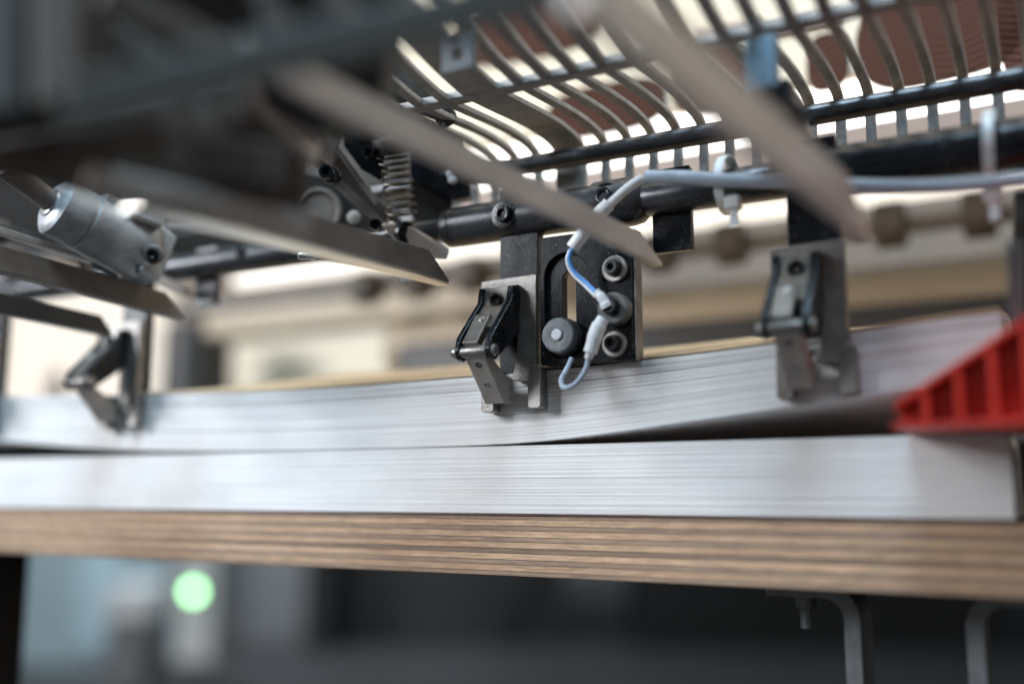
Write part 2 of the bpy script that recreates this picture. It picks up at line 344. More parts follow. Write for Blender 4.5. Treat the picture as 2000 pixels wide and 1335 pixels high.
def smooth_interp(x, tab, h=.03):
    return sum(interp(x+h*k/3, tab) for k in range(-3, 4))/7
FRONT = Vector((0, -1, 0))
# ================================================================== SETTING
f = MB().box(-9, 7, -3, 13, -.1, 0).build('floor', M['floor'], smooth=False); tag(f, kind='structure')
wl = MB().box(-9, 7, 8.4, 8.6, 0, 3.4).build('wall', M['hallwall'], smooth=False); tag(wl, kind='structure')
# ================================================================== BOARD AND PAPER
ZB1 = .9882; ZB0 = .9548
b = MB().box(-1.45, .62, 0, .75, ZB0, ZB1-.0012).build('plywood_board', M['board'], bevel=.0006)
b.location = (-.415, .375, ZB0)
tag(b, 'thick plywood pallet board with worn striped edge under the white paper', 'board')
film = MB().box(-1.45, .62, -.0006, .75, ZB1-.0012, ZB1).build('film_face', mat('phenolic_film', (.06, .022, .018), .4, 0, .3, 60), b, bevel=.0002)
def paper_stack(name, x0, x1, zbot, ztop, nlay, gapf, rise, seed, nx=110, depth=.52):
    R = random.Random(seed); vs = []; fs = []; uv = []
    ys = [0, .0004, .03, .08, .14, depth]
    w_ = [.6+.8*R.random() for _ in range(nlay)]; g_ = [gapf(k/(nlay-1.), R) for k in range(nlay)]
    tot = sum(w_)+sum(g_)*1.0; pos = 0; lay = []
    for k in range(nlay):
        lay.append((pos/tot, (pos+w_[k])/tot)); pos += w_[k]+g_[k]
    for k, (t0, t1) in enumerate(lay):
        jy = R.gauss(0, .00006)-(.0003*R.random() if R.random() < .06 else 0); jx = R.gauss(0, .0003); jy2 = R.gauss(0, .00008); base = len(vs)
        ph = R.random()*6
        for i in range(nx+1):
            x = x0+(x1-x0)*i/nx
            if i == nx: x += jx
            zb, zt = zbot(x), ztop(x)
            wob = .00004*math.sin(x*23+ph)
            for j, y in enumerate(ys):
                yy = y+(jy+jy2*math.sin(x*9+ph) if j < 2 else 0)
                for t in (t0, t1):
                    z = zb+(zt-zb)*t+rise(x, y, t)+wob*(1 if 0 < k < nlay-1 else 0)
                    vs.append((x, yy, z)); uv.append((x, t))
        ny = len(ys)
        def id_(i, j, s): return base+(i*ny+j)*2+s
        for i in range(nx):
            fs.append((id_(i, 0, 0), id_(i+1, 0, 0), id_(i+1, 0, 1), id_(i, 0, 1)))
            fs.append((id_(i, ny-1, 1), id_(i+1, ny-1, 1), id_(i+1, ny-1, 0), id_(i, ny-1, 0)))
            for j in range(ny-1):
                fs.append((id_(i, j, 1), id_(i+1, j, 1), id_(i+1, j+1, 1), id_(i, j+1, 1)))
                fs.append((id_(i, j+1, 0), id_(i+1, j+1, 0), id_(i+1, j, 0), id_(i, j, 0)))
        for j in range(ny-1):
            fs.append((id_(nx, j, 0), id_(nx, j+1, 0), id_(nx, j+1, 1), id_(nx, j, 1)))
            fs.append((id_(0, j, 1), id_(0, j+1, 1), id_(0, j+1, 0), id_(0, j, 0)))
    mb = MB(); mb.add(vs, fs)
    return mb.build(name, M['paper'], smooth=False, uv=uv)
def gap_low(t, R): return .0006+(.10*R.random()**9)
def gap_up(t, R): return .0008+(.2*R.random()**7)+(.75*R.random()**1.7 if t > .80 else 0)+(.22*R.random()**2 if .68 < t <= .8 else 0)
ls = paper_stack('paper_stack', -1.35, .2455, lambda x: ZB1+.0002, lambda x: 1.0249, 66, gap_low, lambda x, y, t: 0, 3)
tag(ls, 'lower flat stack of white sheets lying on the plywood board', 'paper stack', 'stacks of white paper')
ZBT = [(-.72, 1.052), (-.4468, 1.0386), (-.36, 1.0315), (-.28, 1.0275), (-.1885, 1.0258), (-.08, 1.0254), (0, 1.0258), (.03, 1.0275), (.076, 1.0321), (.116, 1.0367), (.1428, 1.0392), (.189, 1.0444), (.2455, 1.0505)]
ZTP = [(-.72, 1.083), (-.4386, 1.0734), (-.28, 1.067), (-.1885, 1.0636), (-.106, 1.0634), (-.033, 1.0648), (.016, 1.0655), (.076, 1.0678), (.143, 1.0712), (.213, 1.0772), (.2455, 1.0795)]
def sst(a, b_, x):
    t = max(0, min(1, (x-a)/(b_-a))); return t*t*(3-2*t)
zbf = lambda x: smooth_interp(x, ZBT); ztf = lambda x: smooth_interp(x, ZTP)
def rise_(x, y, t): return t*.19*min(y, .14)*sst(-.34, -.22, x)*(1-.3*sst(.1, .24, x)) - (1-t)*(zbf(x)-1.0254)*(sst(0, .30, y) if x > 0 else sst(0, .36, y))*.97
zbf = lambda x: smooth_interp(x, ZBT); ztf = lambda x: smooth_interp(x, ZTP)
us = paper_stack('paper_stack', -1.35, .2455, zbf, lambda x: ztf(x)-.0006, 62, gap_up, rise_, 11)
tag(us, 'upper sagging stack of white sheets with its right corner lifted', 'paper stack', 'stacks of white paper')
# kraft cover sheet
vs = []; fs = []; nx = 60; ys = [.0005, .03, .07, .11, .14, .5]
for i in range(nx+1):
    x = -.30+(.2445+.30)*i/nx
    for y in ys:
        for s in (0, .0011): vs.append((x, y, ztf(x)+.0002+rise_(x, y, 1)+s))
ny = len(ys); I = lambda i, j, s: (i*ny+j)*2+s
for i in range(nx):
    for j in range(ny-1):
        fs.append((I(i, j, 1), I(i+1, j, 1), I(i+1, j+1, 1), I(i, j+1, 1))); fs.append((I(i, j+1, 0), I(i+1, j+1, 0), I(i+1, j, 0), I(i, j, 0)))
    fs.append((I(i, 0, 0), I(i+1, 0, 0), I(i+1, 0, 1), I(i, 0, 1)))
    fs.append((I(i, ny-1, 1), I(i+1, ny-1, 1), I(i+1, ny-1, 0), I(i, ny-1, 0)))
for j in range(ny-1):
    for i in (0, nx): fs.append((I(i, j, 0), I(i, j+1, 0), I(i, j+1, 1), I(i, j, 1)))
k = MB().add(vs, fs).build('cover_sheet', M['kraft']); tag(k, 'tan cover board lying on top of the upper paper stack', 'board')
# ================================================================== SHAFT
SZ = 1.1545; SY = .004
sh = thing('shaft', 'dark round shaft with bolted sleeve running across above the paper stack', 'shaft', (0, SY, SZ))
def sx(px): return X_(px, 430-.149*(px-950), SY)
def sect(name, a, b_, r, m='shaft', c=.001): return MB().cyl((a, SY, SZ), (b_, SY, SZ), r, 48, c).build(name, M[m], sh)
sect('rod_end', -.75, sx(700), .0093)
sect('neck', sx(700), sx(880), .0068)
xs0, xs1, xs2 = sx(872), sx(1165), sx(1262)
MB().lathe((xs0, SY, SZ), (1, 0, 0), [(0, .0095), (.0018, .0115), (.0022, .0117), (.0065, .0117), (.0070, .0113), (.0078, .0113), (.0083, .0118), (xs1-xs0, .0118)], 64).build('sleeve', M['shaft'], sh)
MB().lathe((xs1, SY, SZ), (1, 0, 0), [(0, .0118), (.0006, .0132), (xs2-xs1-.008, .0132), (xs2-xs1-.003, .0122), (xs2-xs1, .0095)], 64).build('collar', M['shaft'], sh)
sect('tube', xs2-.001, sx(1560), .0092, 'shaft')
sect('thick_tube', sx(1555), .62, .0122, 'blacksatin', .002)
for px, py, r in ((985, 419, .0052), (1182, 384, .0052)):
    X = X_(px, py, SY-.011); dr = (pY(px, py, SY-.011)-Vector((X, SY, SZ))); dr.x = 0; dr.normalize()
    base = Vector((X, SY, SZ))+dr*.0105
    sp_ = MB().lathe(base, dr, [(0, r*1.55), (.0012, r*1.5), (.0014, r*1.2)], 32).build('counterbore', M['black'], sh)
    sockethead(base+dr*.0012, dr, r*.93, .0024, r*.46).build('socket_bolt', M['black'], sh)
base = Vector((sx(490), SY, SZ)); dr = Vector((0, -.95, .3)).normalized()
sockethead(base+dr*.008, dr, .0042, .003, .002).build('socket_bolt', M['black'], sh)
# ================================================================== ROD
RY = .03; RZ = 1.1948
r_ = MB().cyl((-.62, RY, RZ), (.62, RY, RZ), .0056, 40, .001).build('rod', M['shaft'])
tag(r_, 'thin round steel rod in front of the bent grate fingers', 'rod')
# ================================================================== GRATE
GY = .047
gr = thing('grate', 'dusty steel grate of bent fingers overhead behind the thin rod', 'grate', (0, GY, 1.2))
prof = [(GY, 1.159), (GY, 1.163), (GY, 1.168), (GY, 1.175), (GY, 1.190), (GY, 1.199), (GY-.001, 1.2035), (GY-.004, 1.2068), (GY-.010, 1.2088), (GY-.018, 1.2098), (GY-.035, 1.2103), (GY-.055, 1.2090), (GY-.075, 1.2070), (GY-.09, 1.2055), (GY-.103, 1.2045), (GY-.115, 1.2048), (GY-.135, 1.2075), (GY-.16, 1.212), (GY-.20, 1.2185), (GY-.26, 1.2285), (GY-.32, 1.2385)]
P2 = spline([(0, a, b_) for a, b_ in prof], 4)
cum = [0]
for a, b_ in zip(P2, P2[1:]): cum.append(cum[-1]+(b_-a).length)
def s_at(y, z):
    return min(range(len(P2)), key=lambda i: (P2[i].y-y)**2+(P2[i].z-z)**2)
ic = s_at(GY-.105, 1.2045)   # crossbar index
PITCH = .0151; W0 = .0052; TH = .0032
def ribbon(xf, wf, i0, i1, th=TH):
    vs = []; fs = []
    for i in range(i0, i1+1):
        p = P2[i]; d = (P2[min(i+1, len(P2)-1)]-P2[max(i-1, 0)]).normalized(); n = Vector((0, -d.z, d.y))
        x = xf(cum[i]); wd = wf(cum[i], i)
        for sx_, sn in ((-1, -1), (1, -1), (1, 1), (-1, 1)):
            q = p+n*th/2*sn; vs.append((x+sx_*wd/2, q.y, q.z))
    m_ = i1-i0
    for i in range(m_):
        for k in range(4):
            k2 = (k+1) % 4; fs.append((i*4+k, i*4+k2, (i+1)*4+k2, (i+1)*4+k))
    fs.append((3, 2, 1, 0)); fs.append((m_*4, m_*4+1, m_*4+2, m_*4+3))
    return MB().add(vs, fs)
sb = cum[s_at(GY, 1.166)]; scr = cum[ic]
def wtine(s, i, w0=W0):
    r = .0035; best = 0
    for e, sg in ((sb, 1), (scr-.003, -1), (scr+.003, 1), (cum[-1], -1)):
        dd = (s-e)*sg
        if 0 <= dd < r: best = max(best, r-math.sqrt(max(0, r*r-(r-dd)**2)))
    return w0*(1+.3*max(0, min(1, (s-scr+.02)/.1)))+2*best
# resample evenly for fillets near the ends
xt = [(-.0372+k*PITCH) for k in range(-4, 24)]
skip = []
xw = .0160
for x in xt:
    if abs(x-xw) < .006 or x < -.075: continue
    ribbon(lambda s, x=x: x, wtine, 0, len(P2)-1).build('finger', M['grate'], gr, bevel=.0005)
ribbon(lambda s: xw, lambda s, i: .0185 if s < scr+.02 else .017, 0, len(P2)-1, .0036).build('wide_finger', M['grate'], gr, bevel=.0006)
for i0, nm, hh in ((ic, 'crossbar', .0085),):
    p = P2[i0]; MB().box(-.09, .40, p.y-hh/2, p.y+hh/2, p.z-.0024, p.z+.0026).build(nm, M['grate'], gr, bevel=.0012)
p = P2[s_at(GY-.32, 1.2385)]; MB().box(-.09, .40, p.y-.005, p.y+.005, p.z-.002, p.z+.002).build('crossbar', M['grate'], gr, bevel=.0012)
MB().box(-.09, .40, GY-.0021, GY+.0021, 1.158, 1.166).build('lower_rail', M['grate'], gr, bevel=.0006)
# small square tab with a hole on the wide finger
q = pY(900, 108, -.12)
holed(rrect(q.x-.0085, q.x+.0085, q.z-.008, q.z+.008, .001), [circ(q.x, q.z-.001, .0028)], q.y-.003, q.y+.001).build('tab', M['galv'], gr)
# clamp hanging from the grate, bluish light put into its front plate colour
q0 = pY(1455, 82, -.068); q1 = pY(1523, 215, -.068)
cl = thing('clamp_block', 'satin metal clamp block hanging from the grate above the right gripper', 'clamp', (q0.x, -.03, q1.z))
MB().box(q0.x, q1.x, -.070, -.064, Z_(1490, 175, -.068), q0.z)  .build('front_plate', mat('blue_lit_steel', (.20, .32, .42), .4, .2, .2, 40, .2), cl, bevel=.001)
MB().box(q0.x+.002, q1.x+.004, -.0638, -.03, Z_(1490, 215, -.06), Z_(1490, 165, -.06)).build('jaw', M['shaft'], cl, bevel=.002)
MB().bar(pY(1502, 190, -.04), pY(1560, 275, .03), (1, 0, 0), .017, .008).build('stalk', M['grate'], cl, bevel=.001)
# ================================================================== GRIPPERS
def Zc(y, Y=0., px=1000): return Z_(px, y, Y)
GZ = Zc(545, -.004)
def gripper():
    t = thing('gripper', 'clean sharp edged clamp gripper beside the slotted plate at the centre', 'gripper', (0, 0, Zc(800, -.006)), 'grippers hanging from the shaft over the paper edge')
    hb = MB().box(-.0080, .0165, .000, .0075, Zc(735), 1.172).build('hanger_bar', M['black'], t, bevel=.0006)
    # bracket plate: a frame, open at the lower left
    zt = Zc(545, -.004); z = lambda y: Zc(y, -.004)
    x = lambda px: X_(px, 640, -.004)
    outl = [(x(946), z(590)), (x(946), z(547)), (x(1053), z(543)), (x(1053), z(742)), (x(1046), z(747)), (x(1008), z(745)), (x(1003), z(738)), (x(1010), z(725)), (x(1016), z(690)), (x(1016), z(650)), (x(1021), z(600)), (x(1021), z(575)), (x(990), z(572))]
    holed(outl, [], -.0075, -.001, .0004).build('bracket', M['steel'], t)
    # feet
    def foot(xc, w_, ztop, zb, y0, y1):
        o = rrect(xc-w_/2, xc+w_/2, zb, ztop, w_*.24); return holed(o, [], y0, y1, .0004)
    foot(x(1050)+.0005, .0078, z(718), Zc(799, -.008), -.0095, -.0015).build('foot', M['steel'], t)
    foot(x(962), .0080, z(720), Zc(803, -.008), -.0095, -.0015).build('foot', M['steel'], t)
    # upper arm: a channel of two cheeks and a web reaching out to the pivot
    pz = Z_(937, 688, -.035); piv = Vector((0, -.035, pz))
    yz = [(-.0078, z(560)), (-.0150, z(566)), (-.0170, z(595)), (-.0385, pz+.008), (-.0405, pz+.001), (-.0385, pz-.0035), (-.0345, pz-.0045), (-.0125, z(664)), (-.0078, z(652))]
    for x0, x1 in ((-.0128, -.0098), (.0052, .0092)):
        MB().prism([(x0, a, c) for a, c in yz], (x1-x0, 0, 0)).build('cheek', M['black'], t, bevel=.0007)
    web = [(-.0078, z(562)), (-.0135, z(565)), (-.0150, z(598)), (-.0290, pz+.0145), (-.0250, pz+.0120), (-.0078, z(625))]
    wb = MB().prism([(-.0098, a, c) for a, c in web], (.0150, 0, 0)).build('web', M['steel'], t, bevel=.0004)
    dirw = Vector((0, -.995, -.1)).normalized()
    sockethead((-.0015, -.0136, z(590)), dirw, .0038, .0030, .0019).build('socket_bolt', M['black'], t)
    # light steel insert
    MB().bar((-.0040, -.0235, z(628)), (-.0040, -.0375, pz+.0035), (1, 0, 0), .0095, .0050).build('insert', M['steel'], t, bevel=.0005)
    MB().lathe((-.0030, -.0262, z(634)-.0015), (0, -.80, .52), [(0, .0017), (.0030, .0017), (.0034, .0012)], 20).build('grub_screw', M['chrome'], t)
    # pivot pin
    MB().cyl((-.0150, -.0365, pz+.0005), (.0108, -.0365, pz+.0005), .0033, 28, .0006).build('pivot_pin', M['steel'], t)
    MB().cyl((-.0160, -.0365, pz+.0005), (-.0150, -.0365, pz+.0005), .0022, 20).build('pin_cap', M['shaft'], t)
    # jaw: from the pivot back down to the paper
    tipz = Zc(786, -.012); jz = [(-.0400, pz+.001), (-.0340, pz+.0035), (-.0270, pz-.003), (-.0075, tipz+.0115), (-.0105, tipz+.0060), (-.0065, tipz+.0005), (-.0155, tipz-.0005), (-.0210, tipz+.0060)]
    jw = MB().prism([(-.0085, a, c) for a, c in jz], (.0125, 0, 0)).build('jaw', M['greymetal'], t, bevel=.0008)
    a = Vector((-.0022, -.0400, pz+.001)); b2 = Vector((-.0022, -.0210, tipz+.0060)); dn = Vector((0, -(a.z-b2.z), (b2.y-a.y)*-1)).normalized()
    for s_ in (.36, .84):
        p_ = a+(b2-a)*s_; n_ = Vector((0, -(a-b2).z, -(b2-a).y)).normalized()
        MB().lathe(p_-n_*.0006, n_, [(0, .0016), (.0009, .0016), (.0009, .0009), (-.0001, .0008)], 20).build('screw_hole', M['shaft'] if s_ < .5 else M['chrome'], t)
    return t
def dup(root, loc, label=None):
    r = root.copy(); COL.objects.link(r); r.location = loc
    if label: r['label'] = label
    for ch in list(root.children):
        c = ch.copy(); COL.objects.link(c); c.parent = r
        for g in ch.children:
            d = g.copy(); COL.objects.link(d); d.parent = c
    return r
g0 = gripper(); gz = g0.location.z
dup(g0, (.1625, 0, gz), 'blurred clamp gripper on the right side, nearer the red wedge')
dup(g0, (-.3105, 0, gz), 'dark angular clamp gripper seen edge-on on the left, against the bright window')
dup(g0, (-.470, 0, gz), 'clamp gripper cut off by the left edge of the photo')
# ================================================================== MOUNTING PLATE
PYF = -.0075
mp_ = thing('mounting_plate', 'black slotted plate with a knurled knob and three bolts under the sleeve', 'plate', (X_(1150, 712, PYF), PYF, Z_(1150, 712, PYF)))
x = lambda px: X_(px, 600, PYF); z = lambda y, px=1150: Z_(px, y, PYF)
zt, zb = z(452), z(709)
outl = rrect(x(1055), x(1235.5), zb, zt, .003)
def stad(px0, px1, y0, y1, c=None):
    a, b_ = x(px0), x(px1); return rrect(a, b_, z(y1, 1100), z(y0, 1100), (b_-a)/2-.0001, 10)
ho = [circ(x(1184), z(540, 1184)-.0012, .0016)]
holed(outl, [stad(1064, 1146, 494, 700)]+ho, PYF, PYF+.003, .0005).build('front_face', M['black'], mp_)
holed(rrect(x(1056), x(1235), zb+.0003, zt-.0003, .003), [stad(1094, 1120, 528, 660)], PYF+.0031, PYF+.0095, .0003).build('back_plate', M['blacksatin'], mp_)
MB().box(x(1237), x(1241), PYF+.001, PYF+.0105, zb, z(445, 1240)).build('side_strip', M['steel'], mp_, bevel=.0008)
# knurled knob
kc = pY(1092, 655, PYF-.007)
mb = MB(); pr = [(0, .0088), (.001, .0094), (.0068, .0094), (.0078, .0088), (.0080, .0055), (.0078, .0030), (.0068, .0028)]
u_, v_ = perp(FRONT); vs = []; fs = []; seg = 144
for (h, r) in pr:
    for kk in range(seg):
        a = 2*math.pi*kk/seg; rr = r+(.00022 if kk % 3 == 0 else -.0001)*(1 if r > .0085 else 0); vs.append(Vector((kc.x, PYF-.0015, kc.z))+FRONT*h+(u_*math.cos(a)+v_*math.sin(a))*rr)
for i in range(len(pr)-1):
    for kk in range(seg):
        k2 = (kk+1) % seg; fs.append([i*seg+kk, i*seg+k2, (i+1)*seg+k2, (i+1)*seg+kk])
fs.append(list(range(seg))[::-1]); fs.append([(len(pr)-1)*seg+kk for kk in range(seg)])
kn = mb.add(vs, fs).build('knurled_knob', mat('knob_steel', (.17, .185, .20), .4, .4, .4, 60, .5, dustc=(.3, .33, .36), bump=.3), mp_)
MB().lathe((kc.x, PYF-.0095, kc.z), FRONT, [(0, .0030), (.0009, .0030), (.0013, .0024)], 24).build('knob_centre', M['white'], kn)
MB().lathe((kc.x, PYF+.003, kc.z), FRONT, [(0, .0102), (.0042, .0102), (.0046, .0098)], 48).build('washer', M['shaft'], mp_)
for px, py, rw, hw, wm, bm_ in ((1199, 524, .0070, .0022, 'washer', 'shaft'), (1195, 601, .0086, .0075, 'rubber', 'shaft'), (1199, 671, .0068, .0022, 'washer', 'shaft')):
    c = pY(px, py, PYF-hw)
    MB().lathe((c.x, PYF, c.z), FRONT, [(0, rw), (hw*.85, rw), (hw, rw*.93)], 48).build('washer', M[wm], mp_)
    MB().lathe((c.x, PYF-hw, c.z), FRONT, [(0, .0046), (.0008, .0046)], 32).build('washer', M['shaft'], mp_)
    sockethead((c.x, PYF-hw-.0006, c.z), FRONT, .0037, .0046, .0017).build('socket_bolt', M[bm_], mp_)
# hanging stub plates
def stub(px0, px1, y0, y1, Y, label, m='black'):
    o = holed(rrect(X_(px0, (y0+y1)/2, Y), X_(px1, (y0+y1)/2, Y), Z_((px0+px1)/2, y1, Y), Z_((px0+px1)/2, y0, Y)+.02, .001), [], Y-.002, Y+.003, .0004).build('stop_plate', M[m])
    return tag(o, label, 'plate', 'small stop plates under the shaft')
stub(1277, 1352, 400, 492, .008, 'short wide black stop plate right of the mounting plate')
stub(385, 424, 540, 596, .010, 'small black stop plate below the left end of the shaft')
stub(783, 822, 470, 550, .012, 'small blue-black stop plate behind the blade tip')
# ================================================================== CABLES
cb = thing('sensor_cable', 'grey cable with white sleeves and a blue-white wire looping over the plate', 'cable', pY(1262, 345, -.02))
cp = [pY(1262, 346, -.022), pY(1330, 346, -.022), pY(1420, 352, -.023), pY(1560, 356, -.022), pY(1700, 364, -.022), pY(1850, 363, -.022), pY(2000, 350, -.02), pY(2100, 335, -.02)]
MB().tube(spline(cp, 10), .0034, 16).build('grey_sheath', M['cable'], cb)
MB().tube(spline([pY(1255, 347, -.022), pY(1225, 368, -.023), pY(1195, 395, -.024), pY(1178, 412, -.025)], 8), .0024, 14).build('thin_cable', M['white'], cb)
MB().tube(spline([pY(1190, 398, -.024), pY(1160, 428, -.025), pY(1118, 484, -.025)], 8), .0036, 16).build('white_sleeve', M['white'], cb)
wp = [pY(1118, 484, -.024), pY(1112, 505, -.023), pY(1122, 530, -.021), pY(1145, 552, -.020), pY(1168, 575, -.021)]
MB().tube(spline(wp, 12), .0011, 10).build('blue_wire', M['bluewire'], cb)
MB().tube(spline([p_+Vector((-.0016, .0008, -.0006)) for p_ in wp], 12), .0011, 10).build('white_wire', M['white'], cb)
MB().tube(spline([pY(1164, 568, -.021), pY(1178, 585, -.020), pY(1186, 600, -.019)], 6), [.0020]*3+[.0026]*6+[.0032]*4, 14).build('wire_end_sleeve', M['white'], cb)
MB().tube(spline([pY(1178, 622, -.019), pY(1166, 645, -.0205), pY(1155, 680, -.021), pY(1149, 700, -.021)], 6), [.0034]*4+[.0040]*6+[.0036]*5+[.0022]*4, 14).build('wire_end_sleeve', M['white'], cb)
MB().tube(spline([pY(1150, 695, -.021), pY(1143, 722, -.022), pY(1125, 748, -.023), pY(1103, 757, -.023), pY(1096, 742, -.022), pY(1106, 722, -.019), pY(1116, 700, -.014)], 10), .0013, 10).build('thin_cable', M['cable'], cb)
def zip_tie(px, py, label, r, hy):
    c = Vector((sx(px), SY, SZ)); t = thing('cable_tie', label, 'cable tie', (c.x, c.y, c.z-.02), 'white cable ties')
    pts = []
    for k in range(37):
        a = 2*math.pi*k/36; pts.append(Vector((c.x+.0009*math.sin(a), c.y-.006+(r+.004)*math.cos(a), c.z-.001+(r+.001)*math.sin(a))))
    vs = []; fs = []
    for p_ in pts:
        d = (p_-Vector((c.x, c.y-.006, c.z-.001))).normalized()
        for a, b_ in ((-1, 0), (1, 0), (1, 1), (-1, 1)): vs.append(p_+Vector((a*.0023, 0, 0))+d*b_*.0013)
    n = len(pts)
    for i in range(n-1):
        for k_ in range(4):
            k2 = (k_+1) % 4; fs.append((i*4+k_, i*4+k2, (i+1)*4+k2, (i+1)*4+k_))
    MB().add(vs, fs).build('strap', M['tie'], t, bevel=.0003)
    h = pY(px+4, hy, -.018)
    MB().box(h.x-.0038, h.x+.0038, h.y-.003, h.y+.003, h.z-.0034, h.z+.0034).build('head', M['tie'], t, bevel=.0012)
    MB().box(h.x-.0018, h.x+.0022, h.y-.001, h.y+.0005, h.z-.012, h.z-.003).build('tail', M['tie'], t, bevel=.0003)
    return t
zip_tie(1428, 350, 'white cable tie round the grey cable left of the near blurred bar', .0125, 396)
zip_tie(1935, 300, 'white cable tie round the thick black tube at the right edge', .0135, 378)
# ================================================================== SPRING AND LEVERS
sp_t = thing('spring', 'coiled wire compression spring standing above the round pin', 'spring', pD(790, 435, .585))
a = pD(764, 288, .57); b_ = pD(788, 432, .585); ax = (b_-a); L_ = ax.length; axn = ax.normalized(); u_, v_ = perp(axn); pts = []
turns = 11.0; N = 420
for i in range(N+1):
    s = i/N; ss = s; h = L_*(s*.55+.45*(s**1.5)) ; an = 2*math.pi*turns*s; r = .0088+.0002*math.sin(s*9)
    pts.append(a+axn*h+(u_*math.cos(an)+v_*math.sin(an))*r)
MB().tube(pts, .0007, 8).build('coil', M['spring'], sp_t)
MB().cyl(a-axn*.006, a+axn*.003, .0105, 28, .001).build('cap', M['dark'], sp_t)
p0 = pD(700, 468, .60); p1 = pD(797, 455, .575)
kp = MB().lathe(p0, p1-p0, [(0, .0055), ((p1-p0).length-.012, .0055), ((p1-p0).length-.0118, .0072), ((p1-p0).length-.001, .0072), ((p1-p0).length, .0062)], 40).build('round_pin', M['black'])
tag(kp, 'black round pin with a thicker end under the spring', 'pin')
lv = thing('lever_arm', 'pale brown lever plate slanting down beside the spring', 'lever', pD(700, 400, .60))
MB().prism([pD(575, 245, .58), pD(620, 235, .58), pD(745, 395, .6), pD(830, 470, .61), pD(815, 500, .61), pD(735, 452, .6), pD(640, 345, .59)], FF*.005).build('plate', M['brown'], lv, bevel=.0008)
MB().prism([pD(655, 215, .575), pD(672, 218, .575), pD(760, 330, .585), pD(748, 350, .585)], FF*.004).build('rib', M['brown'], lv, bevel=.0006)
for px, py in ((688, 258), (650, 345)):
    sockethead(pD(px, py, .575), -FF, .0052, .007, .0026).build('socket_bolt', M['black'], lv)
o = MB().prism([pD(*q_, .67) for q_ in ((585, 170), (800, 190), (875, 300), (880, 400), (835, 440), (600, 470))], FF*.006).build('backing_plate', M['brown'], bevel=.001); tag(o, 'brown-grey backing plate behind the spring and lever', 'plate')
bp_ = thing('bearing_plate', 'dark plate with a round bored hole behind the lever', 'plate', pD(650, 420, .62))
o = [pD(*q_, .615) for q_ in ((560, 330), (640, 345), (740, 450), (700, 470), (600, 470), (560, 440))]
MB().prism(o, FF*.006).build('body', M['dark'], bp_, bevel=.0008)
c0 = pD(622, 412, .612)
MB().lathe(c0, -FF, [(0, .0145), (.0012, .0145), (.0016, .0125), (.0012, .0115), (.0004, .0115)], 40).build('bored_ring', M['brown'], bp_)
MB().lathe(pD(692, 425, .61), -FF, [(0, .0042), (.0015, .0042), (.002, .0026)], 24).build('screw', M['greymetal'], bp_)
ck = thing('linkage', 'cluster of small dark linkage plates, spacers and screws left of the spring', 'linkage', pD(680, 300, .57))
MB().prism([pD(*q_, .568) for q_ in ((668, 232), (722, 238), (752, 292), (742, 352), (705, 330), (672, 285))], FF*.004).build('link_plate', M['black'], ck, bevel=.0008)
MB().prism([pD(*q_, .572) for q_ in ((596, 200), (640, 212), (664, 262), (650, 330), (612, 300))], FF*.004).build('link_plate', M['brown'], ck, bevel=.0008)
MB().cyl(pD(618, 232, .566), pD(632, 238, .58), .0052, 24, .0006).build('spacer', M['steel'], ck)
MB().bar(pD(600, 300, .585), pD(772, 462, .59), UU, .0045, .004).build('link_rod', M['steel'], ck, bevel=.0006)
MB().bar(pD(640, 262, .583), pD(735, 398, .59), UU, .003, .003).build('link_rod', M['chrome'], ck, bevel=.0005)
for px, py, r_b in ((640, 338, .0042), (722, 300, .0036), (604, 268, .0036), (735, 440, .0034)):
    sockethead(pD(px, py, .566), -FF, r_b, .006, r_b*.5).build('socket_bolt', M['black'], ck)
hz_ = thing('pipe_run', 'dark pipe with fittings low at the far left beneath the air cylinder', 'pipe', pD(40, 470, .66))
MB().tube(spline([pD(-120, 430, .62), pD(0, 452, .64), pD(120, 486, .67), pD(240, 540, .71)], 8), .0052, 16).build('pipe', M['black'], hz_)
MB().cyl(pD(-20, 448, .63), pD(12, 455, .638), .0085, 24, .001).build('coupling', M['dark'], hz_)
MB().bar(pD(150, 470, .65), pD(172, 545, .66), RR, .006, .004).build('hanger', M['brown'], hz_, bevel=.0006)
# blade end under the spring
bl = MB().prism([pD(745, 440, .57), pD(792, 438, .575), pD(878, 492, .58), pD(872, 506, .58), pD(845, 505, .58), pD(770, 470, .572)], UU*.002-FF*-.004).build('blade_tip', M['bar'], bevel=.0006)
tag(bl, 'short pale pointed strip poking out beneath the round pin', 'strip', 'pointed guide bars')
# black block right of the spring, plate above it
bb = thing('valve_block', 'black block with pale worn spots between spring and rod', 'block', pD(840, 390, .6))
MB().prism([pD(798, 225, .60), pD(838, 250, .60), pD(905, 265, .60), pD(905, 286, .6), pD(870, 300, .60), pD(918, 320, .60), pD(920, 384, .60), pD(880, 392, .60), pD(800, 345, .60)], FF*.02).build('body', M['blacksatin'], bb, bevel=.001)
MB().prism([pD(800, 350, .605), pD(882, 394, .605), pD(884, 420, .605), pD(815, 440, .605), pD(798, 410, .605)], FF*.015).build('lower_body', M['dark'], bb, bevel=.001)
for px, py, r in ((878, 338, .0022), (884, 350, .0028)):
    MB().lathe(pD(px, py, .5995), -FF, [(0, r), (.0008, r*.9), (.0012, r*.5)], 20).build('plug', M['white'], bb)
fp = thing('cover_plate', 'blue-grey plate with a socket screw at its lower corner above the spring', 'plate', pD(820, 250, .56))
MB().prism([pD(740, 90, .52), pD(765, 110, .52), pD(870, 205, .56), pD(880, 245, .565), pD(800, 215, .56), pD(740, 185, .54)], FF*.004).build('sheet', M['galv'], fp, bevel=.0008)
